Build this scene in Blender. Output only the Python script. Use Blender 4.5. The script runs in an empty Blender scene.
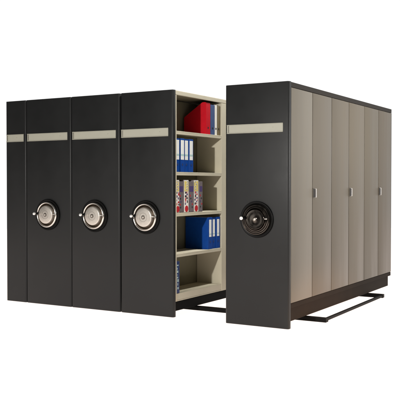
import bpy, bmesh, math, random
from mathutils import Vector, Matrix
random.seed(7)
sc = bpy.context.scene
col = sc.collection

# ------------------------------------------------------------------ materials
def mat(name, rgb, rough=.5, metal=0., spec=.5, noise=0., nscale=8., bump=0., bscale=400., stretch=(1, 1, 1), rvar=0., coat=0.):
    m = bpy.data.materials.new(name); m.use_nodes = True
    nt = m.node_tree; b = nt.nodes['Principled BSDF']
    b.inputs['Base Color'].default_value = (*rgb, 1)
    b.inputs['Roughness'].default_value = rough
    b.inputs['Metallic'].default_value = metal
    b.inputs['Specular IOR Level'].default_value = spec
    b.inputs['Coat Weight'].default_value = coat
    tc = nt.nodes.new('ShaderNodeTexCoord')
    mp = nt.nodes.new('ShaderNodeMapping'); mp.inputs['Scale'].default_value = stretch
    nt.links.new(tc.outputs['Object'], mp.inputs['Vector'])
    if noise or rvar:
        n = nt.nodes.new('ShaderNodeTexNoise'); n.inputs['Scale'].default_value = nscale
        n.inputs['Detail'].default_value = 5; n.inputs['Roughness'].default_value = .6
        nt.links.new(mp.outputs['Vector'], n.inputs['Vector'])
        if noise:
            r = nt.nodes.new('ShaderNodeMapRange')
            r.inputs['From Min'].default_value = .25; r.inputs['From Max'].default_value = .75
            r.inputs['To Min'].default_value = 1 - noise; r.inputs['To Max'].default_value = 1 + noise
            nt.links.new(n.outputs['Fac'], r.inputs['Value'])
            mx = nt.nodes.new('ShaderNodeMix'); mx.data_type = 'RGBA'; mx.blend_type = 'MULTIPLY'
            mx.inputs['Factor'].default_value = 1
            mx.inputs['A'].default_value = (*rgb, 1)
            nt.links.new(r.outputs['Result'], mx.inputs['B'])
            nt.links.new(mx.outputs['Result'], b.inputs['Base Color'])
        if rvar:
            r2 = nt.nodes.new('ShaderNodeMapRange')
            r2.inputs['From Min'].default_value = .3; r2.inputs['From Max'].default_value = .7
            r2.inputs['To Min'].default_value = max(.03, rough - rvar); r2.inputs['To Max'].default_value = rough + rvar
            nt.links.new(n.outputs['Fac'], r2.inputs['Value'])
            nt.links.new(r2.outputs['Result'], b.inputs['Roughness'])
    if bump:
        n2 = nt.nodes.new('ShaderNodeTexNoise'); n2.inputs['Scale'].default_value = bscale
        n2.inputs['Detail'].default_value = 3
        nt.links.new(mp.outputs['Vector'], n2.inputs['Vector'])
        bp = nt.nodes.new('ShaderNodeBump'); bp.inputs['Strength'].default_value = bump
        bp.inputs['Distance'].default_value = .001
        nt.links.new(n2.outputs['Fac'], bp.inputs['Height'])
        nt.links.new(bp.outputs['Normal'], b.inputs['Normal'])
    return m

M = {}
M['panel'] = mat('graphite_powder_coat', (.0112, .0118, .0121), .46, spec=.27, noise=.13, nscale=2.6, bump=.3, bscale=450, rvar=.07)
M['trim'] = mat('graphite_trim', (.014, .0115, .009), .55, spec=.12, noise=.1, nscale=5, bump=.2, bscale=400)
M['base'] = mat('dark_brown_base_paint', (.0135, .0090, .0058), .65, spec=.06, noise=.15, nscale=6)
M['black'] = mat('black_carriage_paint', (.003, .003, .003), .7, spec=.08, noise=.2, nscale=12)
M['rail'] = mat('black_rail_steel', (.0035, .0032, .003), .6, spec=.1, noise=.2, nscale=15)
M['cream'] = mat('cream_shelf_enamel', (.54, .50, .385), .5, spec=.3, noise=.05, nscale=5, bump=.1, bscale=300)
M['back'] = mat('beige_back_enamel', (.25, .235, .17), .6, spec=.15, noise=.06, nscale=4)
M['door'] = [mat('taupe_door_enamel', (.103 * k, .095 * k2, .079 * k3), .40, spec=.22, noise=.13, nscale=2.4, bump=.18, bscale=350, rvar=.09, stretch=(1, 2.2, .16))  # upright streaks in the colour stand in for sheen on the enamel
             for k, k2, k3 in ((1.08, 1.05, 1.00), (.78, .735, .68), (.76, .70, .62), (.80, .735, .64), (.74, .68, .585), (.73, .65, .55))]  # front door lighter, rear ones browner: light falloff put into the colours
M['taupe'] = mat('darkened_shelf_enamel', (.15, .135, .105), .5, spec=.3, noise=.05, nscale=5)  # cream enamel darkened to cut the light bounced into the aisle
M['alu'] = mat('champagne_aluminium_strip', (.305, .303, .25), .45, metal=.1, spec=.5, noise=.04, nscale=20, stretch=(1, 1, 6))
M['card'] = mat('pale_label_card', (.335, .332, .275), .4, spec=.5, noise=.03, nscale=14)
M['chrome'] = mat('brushed_chrome', (.70, .67, .63), .20, metal=1, noise=.08, nscale=30, rvar=.07)
M['satin'] = mat('satin_steel', (.57, .535, .485), .38, metal=.8, noise=.05, nscale=25, rvar=.05)
M['knob'] = mat('polished_knob', (.9, .89, .87), .12, metal=.6)
M['wblack'] = mat('black_gloss_plastic', (.003, .003, .003), .42, spec=.12, noise=.1, nscale=20)
M['dchrome'] = mat('smoked_black_chrome', (.085, .075, .066), .15, metal=1, noise=.1, nscale=30, rvar=.05)
M['whiteknob'] = mat('white_plastic_knob', (.85, .84, .82), .3)
M['dark'] = mat('dark_recess', (.012, .011, .010), .5)
M['red'] = mat('red_board', (.50, .004, .014), .5, spec=.15, noise=.1, nscale=20)
M['bluegrey'] = mat('blue_grey_board', (.05, .085, .20), .5, spec=.2, noise=.1, nscale=20)
M['white'] = mat('white_board', (.78, .76, .70), .55, noise=.04, nscale=20)
M['olive'] = mat('olive_board', (.16, .125, .06), .55, noise=.1, nscale=20)
M['blue'] = mat('royal_blue_binder_cloth', (.0025, .050, .27), .5, spec=.15, noise=.12, nscale=30)
M['navy'] = mat('navy_binder_cloth', (.012, .035, .14), .45, noise=.12, nscale=30)
M['label'] = mat('paper_label', (.78, .80, .78), .6, noise=.03, nscale=30)
M['teal'] = mat('pale_teal_print', (.42, .58, .56), .6)
M['mauve'] = mat('grey_mauve_board', (.15, .125, .13), .55, noise=.15, nscale=30)
M['purple'] = mat('purple_print', (.07, .045, .15), .5)
M['yellow'] = mat('yellow_print', (.68, .55, .16), .55, noise=.1, nscale=60)
M['rprint'] = mat('red_print', (.48, .012, .02), .5)
M['bprint'] = mat('black_print', (.015, .012, .02), .5)
M['chrome_dark'] = mat('grey_chrome_rim', (.30, .27, .24), .16, metal=1)
M['groove'] = mat('dark_bronze_groove', (.10, .075, .055), .3, metal=.9)
M['screw'] = mat('dark_screw', (.10, .085, .07), .4, metal=.8)

# ------------------------------------------------------------------ mesh helpers
class MB:
    """collects shapes for ONE mesh object"""
    def __init__(s): s.bm = bmesh.new(); s.mats = []
    def mi(s, m):
        if m not in s.mats: s.mats.append(m)
        return s.mats.index(m)
    def merge(s, tmp, m, smooth=False):
        i = s.mi(m); mp = {}
        for v in tmp.verts: mp[v] = s.bm.verts.new(v.co)
        for f in tmp.faces:
            try:
                nf = s.bm.faces.new([mp[v] for v in f.verts]); nf.material_index = i; nf.smooth = smooth
            except ValueError: pass
        tmp.free()
    def box(s, x0, x1, y0, y1, z0, z1, m, bev=.002, seg=2):
        t = bmesh.new(); bmesh.ops.create_cube(t, size=1)
        for v in t.verts:
            v.co = Vector(((x0 + x1) / 2 + v.co.x * (x1 - x0), (y0 + y1) / 2 + v.co.y * (y1 - y0), (z0 + z1) / 2 + v.co.z * (z1 - z0)))
        if bev:
            bmesh.ops.bevel(t, geom=t.edges[:], offset=min(bev, .45 * min(x1 - x0, y1 - y0, z1 - z0)), segments=seg, affect='EDGES', profile=.5)
        s.merge(t, m); return s
    def prism(s, pts, axis, a, b, m, bev=.0015):
        """pts: polygon in the two other axes, extruded from a to b along axis (0 x,1 y,2 z)"""
        t = bmesh.new()
        def put(p, w):
            c = list(p); c.insert(axis, w); return t.verts.new(c)
        lo = [put(p, a) for p in pts]; hi = [put(p, b) for p in pts]; n = len(pts)
        t.faces.new(lo); t.faces.new(hi[::-1])
        for i in range(n): t.faces.new((lo[i], hi[i], hi[(i + 1) % n], lo[(i + 1) % n]))
        bmesh.ops.recalc_face_normals(t, faces=t.faces[:])
        if bev: bmesh.ops.bevel(t, geom=t.edges[:], offset=bev, segments=1, affect='EDGES')
        s.merge(t, m); return s
    def lathe(s, prof, cx, cy, cz, m, n=64, axis='y'):
        """prof: (radius, distance towards the viewer -y)"""
        t = bmesh.new(); rings = []
        for r, d in prof:
            if r < 1e-6: rings.append([t.verts.new((cx, cy - d, cz))]); continue
            rings.append([t.verts.new((cx + r * math.cos(k * 2 * math.pi / n), cy - d, cz + r * math.sin(k * 2 * math.pi / n))) for k in range(n)])
        for A, B in zip(rings, rings[1:]):
            for k in range(n):
                k2 = (k + 1) % n
                if len(A) == 1 and len(B) == 1: continue
                if len(B) == 1: t.faces.new((A[k], A[k2], B[0]))
                elif len(A) == 1: t.faces.new((A[0], B[k2], B[k]))
                else: t.faces.new((A[k], A[k2], B[k2], B[k]))
        bmesh.ops.recalc_face_normals(t, faces=t.faces[:])
        s.merge(t, m, True); return s
    def sphere(s, c, r, m):
        t = bmesh.new(); bmesh.ops.create_uvsphere(t, u_segments=24, v_segments=14, radius=r)
        for v in t.verts: v.co += Vector(c)
        s.merge(t, m, True); return s
    def disc_x(s, x, y, z, ry, rz, m, th=.0012, n=14):
        s.prism([(y + ry * math.cos(k * 2 * math.pi / n), z + rz * math.sin(k * 2 * math.pi / n)) for k in range(n)], 0, x, x + th, m, 0); return s
    def build(s, name, parent=None, angle=35):
        me = bpy.data.meshes.new(name); s.bm.to_mesh(me); s.bm.free()
        for m in s.mats: me.materials.append(m)
        if any(p.use_smooth for p in me.polygons): me.set_sharp_from_angle(angle=math.radians(42))
        o = bpy.data.objects.new(name, me); col.objects.link(o)
        if parent is not None: o.parent = parent
        return o

def shade_smooth_bevel(o):
    for p in o.data.polygons: p.use_smooth = True
    o.data.set_sharp_from_angle(angle=math.radians(40))

def empty(name, loc, label, cat, group=None):
    o = bpy.data.objects.new(name, None); col.objects.link(o); o.location = loc
    o.empty_display_size = .1
    o['label'] = label; o['category'] = cat
    if group: o['group'] = group
    return o
def tag(o, label, cat, group=None):
    o['label'] = label; o['category'] = cat
    if group: o['group'] = group

def copy_tree(o, parent=None, depth=0):
    c = o.copy(); col.objects.link(c); c.parent = parent
    for ch in list(o.children): copy_tree(ch, c, depth + 1)
    return c

# ------------------------------------------------------------------ dimensions (metres)
H = 2.15            # height of a unit
L = 2.93            # its depth away from the front
W = .613            # width of a double sided unit
PT = .038           # thickness of the front panel
SHELF = [1.767, 1.378, .988, .600, .222]      # tops of the shelves
UPR = [(.0385, .061), (.930, 1.028), (1.905, 1.960), (2.872, 2.922)]   # uprights along the depth

def front_panel(root, w, name='front_panel', square=False):
    t = bmesh.new(); bmesh.ops.create_cube(t, size=1)
    for v in t.verts:
        v.co = Vector((w / 2 + v.co.x * w, PT / 2 + v.co.y * PT, (H + .006) / 2 + v.co.z * (H - .006)))
    e = [e for e in t.edges if abs(e.verts[0].co.z - e.verts[1].co.z) > 1 and e.verts[0].co.y < PT / 2 and not (square and e.verts[0].co.x < .01)]
    bmesh.ops.bevel(t, geom=e, offset=.020, segments=6, affect='EDGES', profile=.5)
    top = [e for e in t.edges if abs(e.verts[0].co.z - e.verts[1].co.z) < 1e-5 and e.is_manifold
           and abs(e.calc_face_angle(0)) > .5]
    bmesh.ops.bevel(t, geom=top, offset=.003, segments=2, affect='EDGES', profile=.5)
    b = MB(); b.merge(t, M['panel'], True)
    o = b.build(name, root); o.data.set_sharp_from_angle(angle=math.radians(50))
    return o

def label_strip(root, x0, x1):
    z0, z1 = 1.714, 1.794
    b = MB()
    b.box(x0, x1, -.004, -.0005, z0, z1, M['alu'], .0012)
    b.box(x0, x1, -.0075, -.0035, z1 - .0065, z1 - .0005, M['alu'], .0012)
    b.box(x0, x1, -.0075, -.0035, z0 + .0005, z0 + .0065, M['alu'], .0012)
    h = b.build('label_holder', root)
    c = MB(); c.box(x0 + .022, x1 - .004, -.0055, -.0042, z0 + .007, z1 - .007, M['card'], .0005)
    c.build('label_card', h)
    e = MB(); e.box(x0 + .0165, x0 + .0205, -.0068, -.0038, z0 + .009, z1 - .009, M['screw'], .0006)
    e.build('end_slot', h)
    d = MB(); d.lathe([(.0042, 0), (.0042, .0012), (0, .0016)], x1 - .095, -.0056, (z0 + z1) / 2 + .004, M['alu'], 16)
    d.build('rivet', h)

def hand_wheel(root, x, z, dark=False):
    ring = M['dchrome'] if dark else M['chrome']
    face = M['dchrome'] if dark else M['satin']
    b = MB(); b.lathe([(.158, 0), (.161, .004), (.161, .013), (.157, .018), (.150, .019), (.139, .013), (.120, .011), (0, .011)], x, -.0006, z, M['wblack'], 72)
    w = b.build('hand_wheel', root)
    b = MB()
    if dark:
        b.lathe([(.136, .011), (.137, .022), (.134, .030), (.129, .032), (.125, .027), (.121, .027), (.118, .033), (.113, .035), (.109, .030), (.106, .030), (.103, .037), (.098, .039), (.094, .033), (.090, .031)], x, -.0006, z, ring, 72)
        b.lathe([(.1375, .012), (.1395, .021), (.1378, .026), (.1372, .022)], x, -.0006, z, M['chrome_dark'], 72)
    else:
        b.lathe([(.133, .011), (.135, .022), (.134, .030), (.130, .036), (.124, .039), (.118, .037), (.1145, .031)], x, -.0006, z, ring, 72)
        b.lathe([(.1145, .031), (.108, .020), (.102, .0135), (.088, .0125)], x, -.0006, z, M['groove'], 72)
    b.build('wheel_rim', w)
    b = MB()
    if dark:
        b.lathe([(.090, .022), (.0905, .040), (.087, .046), (.084, .0465), (.060, .0455), (.0235, .0445), (.0215, .0450), (.0205, .0495), (.012, .052), (0, .053)], x, -.0006, z, face, 72)
    else:
        b.lathe([(.092, .012), (.0925, .046), (.089, .051), (.084, .0525), (.022, .0525), (.021, .0515), (.017, .0515), (.016, .053), (0, .0535)], x, -.0006, z, face, 72)
    if not dark:
        for r in (.043,):
            b.lathe([(r, .0526), (r - .0004, .0530), (r - .0014, .0530), (r - .0018, .0526)], x, -.0006, z, M['groove'], 64)
    d = b.build('wheel_disc', w)
    b = MB(); b.lathe([(.0185, .050), (.0185, .0545), (.0165, .0555), (.0125, .0555), (.0115, .0545)], x, -.0006, z, M['screw'], 32)
    b.lathe([(.0115, .0545), (.0105, .0575), (.0045, .0585), (.0035, .056), (0, .056)], x, -.0006, z, M['satin'], 24)
    b.build('centre_bolt', d)
    # crank knob at nine o'clock and small catch at three o'clock
    a = math.radians(174)
    kx, kz = x + .108 * math.cos(a), z + .108 * math.sin(a)
    b = MB()
    b.lathe([(.015, .016), (.015, .040), (.012, .046), (.0075, .050), (.0065, .086), (.0, .087)], kx, -.0006, kz, M['wblack'], 24)
    k = b.build('crank_stem', w)
    b = MB(); b.sphere((kx, -.098, kz), .0155, M['whiteknob'] if dark else M['knob'])
    b.build('knob', w)
    b = MB(); b.box(x + .090, x + .118, -.047, -.022, z + .002, z + .016, M['chrome'], .004, 3)
    b.build('catch', w)
    return w

def shelving(root, x_open, x_back, sm):
    """open shelves of the whole depth; x_open is the aisle side, x_back the centre panel"""
    s = 1 if x_open > x_back else -1
    lo, hi = sorted((x_open, x_back))
    for i, (y0, y1) in enumerate(UPR):
        MB().box(lo + .003, hi, y0, y1, .150, 2.104, sm, .003).build('upright', root)
    for (a, b) in zip(UPR, UPR[1:]):
        y0, y1 = a[1] + .001, b[0] - .001
        for z in SHELF[:4]:
            m = MB()
            m.box(lo + .004, hi - .002, y0, y1, z - .012, z, sm, .0015)
            xe = x_open - s * .002
            m.box(min(xe, xe - s * .016), max(xe, xe - s * .016), y0 + .0005, y1 - .0005, z - .032, z - .0125, sm, .002)
            m.build('shelf', root)
        MB().box(lo + .004, hi - .004, y0, y1, .16, SHELF[4], sm, .002).build('shelf', root)

def carcass(root, w, closed_left=True, closed_right=True):
    t = MB()
    if closed_right: t.box(.002, w - .002, PT + .001, L, 2.106, H - .003, M['trim'], .003)
    else:
        t.box(.002, w - .0205, PT + .001, L, 2.118, H - .0035, M['back'], .002)  # ceiling takes the darker back colour, so its shade is painted in
        t.box(w - .0207, w - .002, PT + .001, L, 2.106, H - .003, M['cream'], .003)
    t.build('top_panel', root)
    if closed_left: MB().box(.002, .014, PT + .001, L - .001, .152, 2.105, M['back'], .001).build('side_panel', root)
    if closed_right: MB().box(w - .014, w - .002, PT + .001, L - .001, .152, 2.105, M['back'], .001).build('side_panel', root)

def carriage(root, w, x1off=.0):
    b = MB(); b.box(.02, w - .008 - x1off, PT + .002, L - .05, .060, .149, M['black'], .003)
    o = b.build('carriage', root)
    for y in (.45, 2.25):
        for x in (.12, w - .20):
            m = MB(); m.lathe([(0, -.02), (.05, -.02), (.05, .02), (0, .02)], 0, 0, 0, M['rail'], 24)
            wl = m.build('track_wheel', o); wl.rotation_euler = (0, 0, math.pi / 2); wl.location = (x, y + .11, .091)

# ------------------------------------------------------------------ the row of units on the left
G = 'dark grey mobile shelving units in the row'
end = empty('end_shelving_unit', (-2.134, 0, 0), 'narrow dark grey end unit without a wheel, at the far left of the row', 'shelving unit', G)
front_panel(end, .279, square=True); label_strip(end, .002, .250); carcass(end, .279); carriage(end, .279)

first = empty('mobile_shelving_unit', (-1.852, 0, 0), 'closed dark grey unit with silver wheel beside the narrow wheelless end unit', 'shelving unit', G)
front_panel(first, W); label_strip(first, .019, .567); hand_wheel(first, .307, .946); carcass(first, W); carriage(first, W)
second = copy_tree(first); second.location = (-1.2375, 0, 0)
second['label'] = 'middle dark grey silver wheeled unit between two other silver wheeled units'

third = empty('mobile_shelving_unit', (-.614, 0, 0), 'dark grey silver wheeled unit with open cream shelves of binders along its side', 'shelving unit', G)
front_panel(third, W); label_strip(third, .011, .557); hand_wheel(third, .303, .946)
carcass(third, W, True, False)
MB().box(W - .318, W - .306, PT + .002, L - .002, .152, 2.105, M['back'], .001).build('back_panel', third)
shelving(third, W - .002, W - .305, M['cream'])
MB().box(W - .300, W - .0035, PT + .002, L - .002, .1505, .1595, M['cream'], .002).build('bottom_fascia', third)
carriage(third, W)

# ------------------------------------------------------------------ the separate unit on the right
WR = .628
right = empty('mobile_shelving_unit', (.5535, 0, 0), 'separate dark grey unit with black wheel and taupe doors, right of the open aisle', 'shelving unit', G)
front_panel(right, WR); label_strip(right, .019, .570); hand_wheel(right, .322, .952, dark=True)
MB().box(.002, WR - .0015, PT + .001, L + .002, 2.102, H - .003, M['trim'], .004).build('top_panel', right)
MB().box(.318, .330, PT + .002, L - .002, .152, 2.101, M['back'], .001).build('back_panel', right)
shelving(right, .004, .317, M['taupe'])
# body behind the doors, its end panel, lower frame and plinth
MB().box(.331, WR - .028, PT + .002, L - .004, .226, 2.101, M['base'], .002).build('door_frame', right)
MB().box(.332, WR - .002, L - .007, L + .004, .226, 2.101, M['trim'], .002).build('end_panel', right)
MB().box(.30, WR - .003, PT + .002, L, .180, .2235, M['base'], .003).build('bottom_rail', right)
MB().box(.30, WR - .012, PT + .002, L - .075, .066, .1795, M['base'], .003).build('plinth', right)
carriage(right, WR, .14)
D0, D1 = .0405, L - .0085
dw = (D1 - D0) / 6
for k in range(6):
    a, b = D0 + k * dw, D0 + (k + 1) * dw
    m = MB(); m.box(WR - .0265, WR - .0005, a + .0042, b - .0042, .2265, 2.0985, M['door'][k], .0035, 3)
    d = m.build('door', right); shade_smooth_bevel(d)
    if k % 2 == 1:
        y = a + .012; z = 1.18; x = WR - .0003
        h = MB(); h.box(x, x + .003, y, y + .054, z - .047, z + .047, M['door'][k], .001)
        h.box(x + .0032, x + .0045, y + .004, y + .036, z - .040, z + .040, M['dark'], .0004)
        h.box(x + .003, x + .017, y + .037, y + .048, z - .041, z + .041, M['knob'], .004, 3)
        h.build('handle', d)

# ------------------------------------------------------------------ floor rails
rt = empty('rail_track', (0, 0, 0), 'black floor rails with a thin tie bar that the shelving units roll on', 'rails')
for y in (.530, 2.300):
    m = MB(); m.box(-2.05, 1.325 if y < 1 else 1.292, y - .03, y + .03, .002, .041, M['rail'], .002)
    m.build('rail', rt)
MB().prism([(1.285, .5605), (1.315, .5605), (1.288, 2.2695), (1.258, 2.2695)], 2, .010, .034, M['rail'], .002).build('tie_bar', rt)

# ------------------------------------------------------------------ binders and files on the shelves
XF = -.016     # spines stand just behind the shelf edge
brnd = random.Random(21)
def binder(y0, w, z, h, depth, body, label, cat='binder', group=None, name='ring_binder', paper=True):
    o = empty(name, (XF + brnd.uniform(-.005, .004), y0, z + .0006), label, cat, group)
    o.rotation_euler.z = brnd.uniform(-.006, .006)
    b = MB()
    b.box(-depth, 0, .0005, w - .0005, 0, h, body, .003, 2)
    b.build('cover', o)
    if paper:
        MB().box(-depth - .0006, -.02, .006, w - .006, h - .008, h + .0005, M['white'], .0005).build('pages', o)
    return o

# top shelf
z = SHELF[0]
def mag_file(y0, w, h, depth, m, label, name='magazine_file', low=.55):
    o = empty(name, (XF, y0, z + .0006), label, 'file', 'files on the top shelf')
    b = MB(); b.prism([(-depth, 0), (0, 0), (0, h - .004), (-.012, h), (-.045, h), (-depth, h * low)], 1, .0005, w - .0005, m, .002)
    b.build('box', o)
    b = MB(); b.disc_x(.0002, w / 2, .065, .011, .011, M['dark'], .0008, 18); b.build('finger_hole', o)
    return o
mag_file(.632, .087, .322, .262, M['red'], 'red slant-topped magazine file on the top shelf')
mag_file(.7205, .088, .308, .262, M['bluegrey'], 'blue grey file beside the red file on the top shelf')
mag_file(.8100, .047, .312, .255, M['white'], 'narrow white file on the top shelf')
mag_file(.8585, .058, .308, .255, M['olive'], 'olive brown file at the right end of the top shelf')

# second shelf: four blue binders with white labels
z = SHELF[1]
desc = ['leftmost of the four blue white-labelled binders on the second shelf', 'second from left of the four blue binders on the second shelf',
        'third from left of the four blue binders on the second shelf', 'rightmost of the four blue binders on the second shelf']
for k in range(4):
    o = binder(0.0625 + k * .0800, .0785, z, .322 - (.002, 0, .003, .001)[k], .275, M['blue'], desc[k], group='blue binders on the second shelf')
    m = MB(); m.box(.0003, .0016, .009, .067, .118, .305, M['label'], .0004)
    m.box(.0016, .0022, .009, .067, .155, .172, M['teal'], .0002)
    m.build('spine_label', o)
    m = MB(); m.disc_x(.0003, .040, .072, .012, .012, M['navy'], .0012, 20); m.build('finger_ring', o)

# third shelf: patterned and plain binders in turn
z = SHELF[2]
rows = [(.0625, .065, 1, 'red and yellow spotted white binder at the left end of the third shelf'),
        (.128, .079, 0, 'grey mauve binder between the left and middle spotted binders'),
        (.208, .088, 1, 'middle one of the three spotted white binders on the third shelf'),
        (.297, .095, 0, 'grey mauve binder between the middle and right spotted binders'),
        (.393, .094, 1, 'rightmost of the three spotted white binders on the third shelf'),
        (.488, .070, 0, 'narrow grey mauve binder at the right end of the third shelf row')]
for i, (y0, w, pat, lab) in enumerate(rows):
    h = .315 if pat else .300
    o = binder(y0, w, z, h, .27, M['mauve'], lab, group='binders on the third shelf')
    bk = (.0003, .0008, .006, w - .006, .01, h - .01)
    m = MB(); rr = random.Random(i + 3)
    if pat:
        m.box(.0003, .0014, .004, w - .004, .004, h - .004, M['white'], .0004)
        m.box(.0015, .0021, .010, w - .010, .205, h - .012, M['yellow'], .0002)
        for zz in (.225, .25, .275, .297):
            y = w / 2 + rr.uniform(-.02, .02)
            m.disc_x(.0022, y, zz, .013, .010, M['white'], .0006); m.disc_x(.0029, y, zz, .006, .005, M['bprint'], .0006)
        for q, zz in enumerate((.084, .102, .121, .139, .157, .175, .192)):
            y = w / 2 + (1 if q % 2 else -1) * rr.uniform(.010, .022)
            pm = (M['rprint'], M['bprint'], M['bprint'], M['rprint'], M['purple'])[rr.randrange(5)]
            m.disc_x(.0015, y, zz, rr.uniform(.009, .015), rr.uniform(.008, .012), pm, .0008)
            if rr.random() < .6: m.disc_x(.0024, w - y + rr.uniform(-.008, .008), zz + rr.uniform(-.006, .006), rr.uniform(.005, .009), rr.uniform(.005, .009), M['rprint'] if pm is not M['rprint'] else M['bprint'], .0006)
        m.disc_x(.0015, w / 2 + .004, .036, .030, .031, M['rprint'], .0008, 24)
    else:
        m.box(*bk, M['mauve'], 0)
        m.box(.0008, .0013, w * .12, w * .88, .20, .255, M['purple'], .0003)
        for q in range(5):
            m.disc_x(.0008, w * rr.uniform(.25, .75), .05 + .028 * q, .009, .009, (M['bprint'], M['rprint'], M['purple'])[q % 3], .0008)
    m.build('spine_label', o)

# fourth shelf: three blue binders at the far end
z = SHELF[3]
desc = ['leftmost of three blue binders standing together on the fourth shelf', 'middle of three blue binders standing together on the fourth shelf', 'rightmost of three blue binders on the fourth shelf, against the upright']
for k in range(3):
    o = binder(.672 + k * .0835, .082, z, .325 - (0, .003, .001)[k], .272, M['blue'], desc[k], group='blue binders on the fourth shelf')
    m = MB(); m.box(.0003, .0016, .018, .064, .125, .300, M['label'], .0004)
    m.box(.0016, .0022, .018, .064, .150, .158, M['teal'], .0002); m.build('spine_label', o)
    m = MB(); m.disc_x(.0003, .041, .075, .012, .012, M['navy'], .0012, 20); m.build('finger_ring', o)

# lowest shelf: one thin navy binder
z = SHELF[4]
o = binder(.0640, .062, z, .305, .26, M['navy'], 'single thin navy binder alone on the lowest shelf', name='thin_binder')
m = MB(); rr = random.Random(5); zz = .04
m.box(.0002, .0009, .006, .056, .03, .285, M['navy'], 0)
while zz < .275:
    hh = rr.uniform(.008, .028); a = rr.uniform(.012, .022)
    m.box(.0009, .0014, a, a + rr.uniform(.012, .026), zz, zz + hh, M['teal'], .0002); zz += hh + rr.uniform(.006, .016)
m.build('spine_label', o)

# ------------------------------------------------------------------ floor
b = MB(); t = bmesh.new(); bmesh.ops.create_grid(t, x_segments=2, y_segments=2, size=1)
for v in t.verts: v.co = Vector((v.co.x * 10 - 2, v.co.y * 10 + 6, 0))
fm = mat('self_lit_white_floor', (.30, .28, .26), .75, spec=.2, noise=.012, nscale=3)
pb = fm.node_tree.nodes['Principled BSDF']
pb.inputs['Emission Color'].default_value = (1, .88, .82, 1); pb.inputs['Emission Strength'].default_value = 1.2  # glow added to keep the floor shadowless white; tint gives warm bounce
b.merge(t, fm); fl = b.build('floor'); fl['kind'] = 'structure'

# ------------------------------------------------------------------ light
w = bpy.data.worlds.new('World'); sc.world = w; w.use_nodes = True
nt = w.node_tree; bg = nt.nodes['Background']
tc = nt.nodes.new('ShaderNodeTexCoord'); sx = nt.nodes.new('ShaderNodeSeparateXYZ')
nt.links.new(tc.outputs['Generated'], sx.inputs['Vector'])
cr = nt.nodes.new('ShaderNodeValToRGB')
cr.color_ramp.elements[0].position = .60; cr.color_ramp.elements[0].color = (.085, .083, .08, 1)
cr.color_ramp.elements[1].position = .80; cr.color_ramp.elements[1].color = (1.05, 1.05, 1.05, 1)
mr = nt.nodes.new('ShaderNodeMapRange'); mr.inputs['From Min'].default_value = -1; mr.inputs['From Max'].default_value = 1
nt.links.new(sx.outputs['Y'], mr.inputs['Value']); nt.links.new(mr.outputs['Result'], cr.inputs['Fac'])
nt.links.new(cr.outputs['Color'], bg.inputs['Color']); bg.inputs['Strength'].default_value = 1

def lamp(name, loc, target, size, power, color=(1, 1, 1), sy=None, shape=None):
    l = bpy.data.lights.new(name, 'AREA'); l.energy = power; l.color = color; l.size = size
    l.shape = shape or ('RECTANGLE' if sy else 'DISK')
    if sy: l.size_y = sy
    o = bpy.data.objects.new(name, l); col.objects.link(o); o.location = loc
    o.rotation_euler = (Vector(target) - Vector(loc)).to_track_quat('-Z', 'Y').to_euler()
    return o
lamp('key_lamp', (.72, -5.4, 2.25), (.2, 0, 1.1), .14, 245, (1, .97, .925))
lamp('side_softbox', (4.9, 1.2, 2.0), (1.18, 1.2, 1.72), 3.0, 33, (1, .965, .92), .5).data.spread = math.radians(62)
lamp('aisle_lamp', (2.8, 2.2, 9.0), (.1, 1.2, 1.2), 1.0, 1050, (1, .97, .92))
sp = bpy.data.lights.new('warm_bounce_fill', 'SPOT'); sp.energy = 1000; sp.color = (1, .56, .28); sp.spot_size = math.radians(16); sp.spot_blend = 1; sp.shadow_soft_size = .15  # added unseen source, stands in for warm bounce off a wooden floor
so = bpy.data.objects.new('warm_bounce_fill', sp); col.objects.link(so); so.location = (5.6, -.6, .95); so.scale = (2.0, 1, 1)
so.rotation_euler = (Vector((1.18, .75, -.08)) - so.location).to_track_quat('-Z', 'Y').to_euler()
lamp('front_softbox', (-4.6, -7.2, 1.25), (-.6, 0, 1.0), 3.0, 26, (1, .97, .92), 1.9)

# ------------------------------------------------------------------ camera
cam = bpy.data.cameras.new('Camera'); co = bpy.data.objects.new('Camera', cam); col.objects.link(co)
co.location = (3.9571, -6.1694, 1.2604)
co.rotation_euler = (math.pi / 2 - .0200, 0, .5364)
cam.sensor_width = 36; cam.lens = 780.65 / 400 * 36
cam.clip_start = .1; cam.clip_end = 1000
sc.camera = co
sc.view_settings.view_transform = 'Standard'; sc.view_settings.look = 'None'
sc.view_settings.exposure = 0; sc.view_settings.gamma = 1
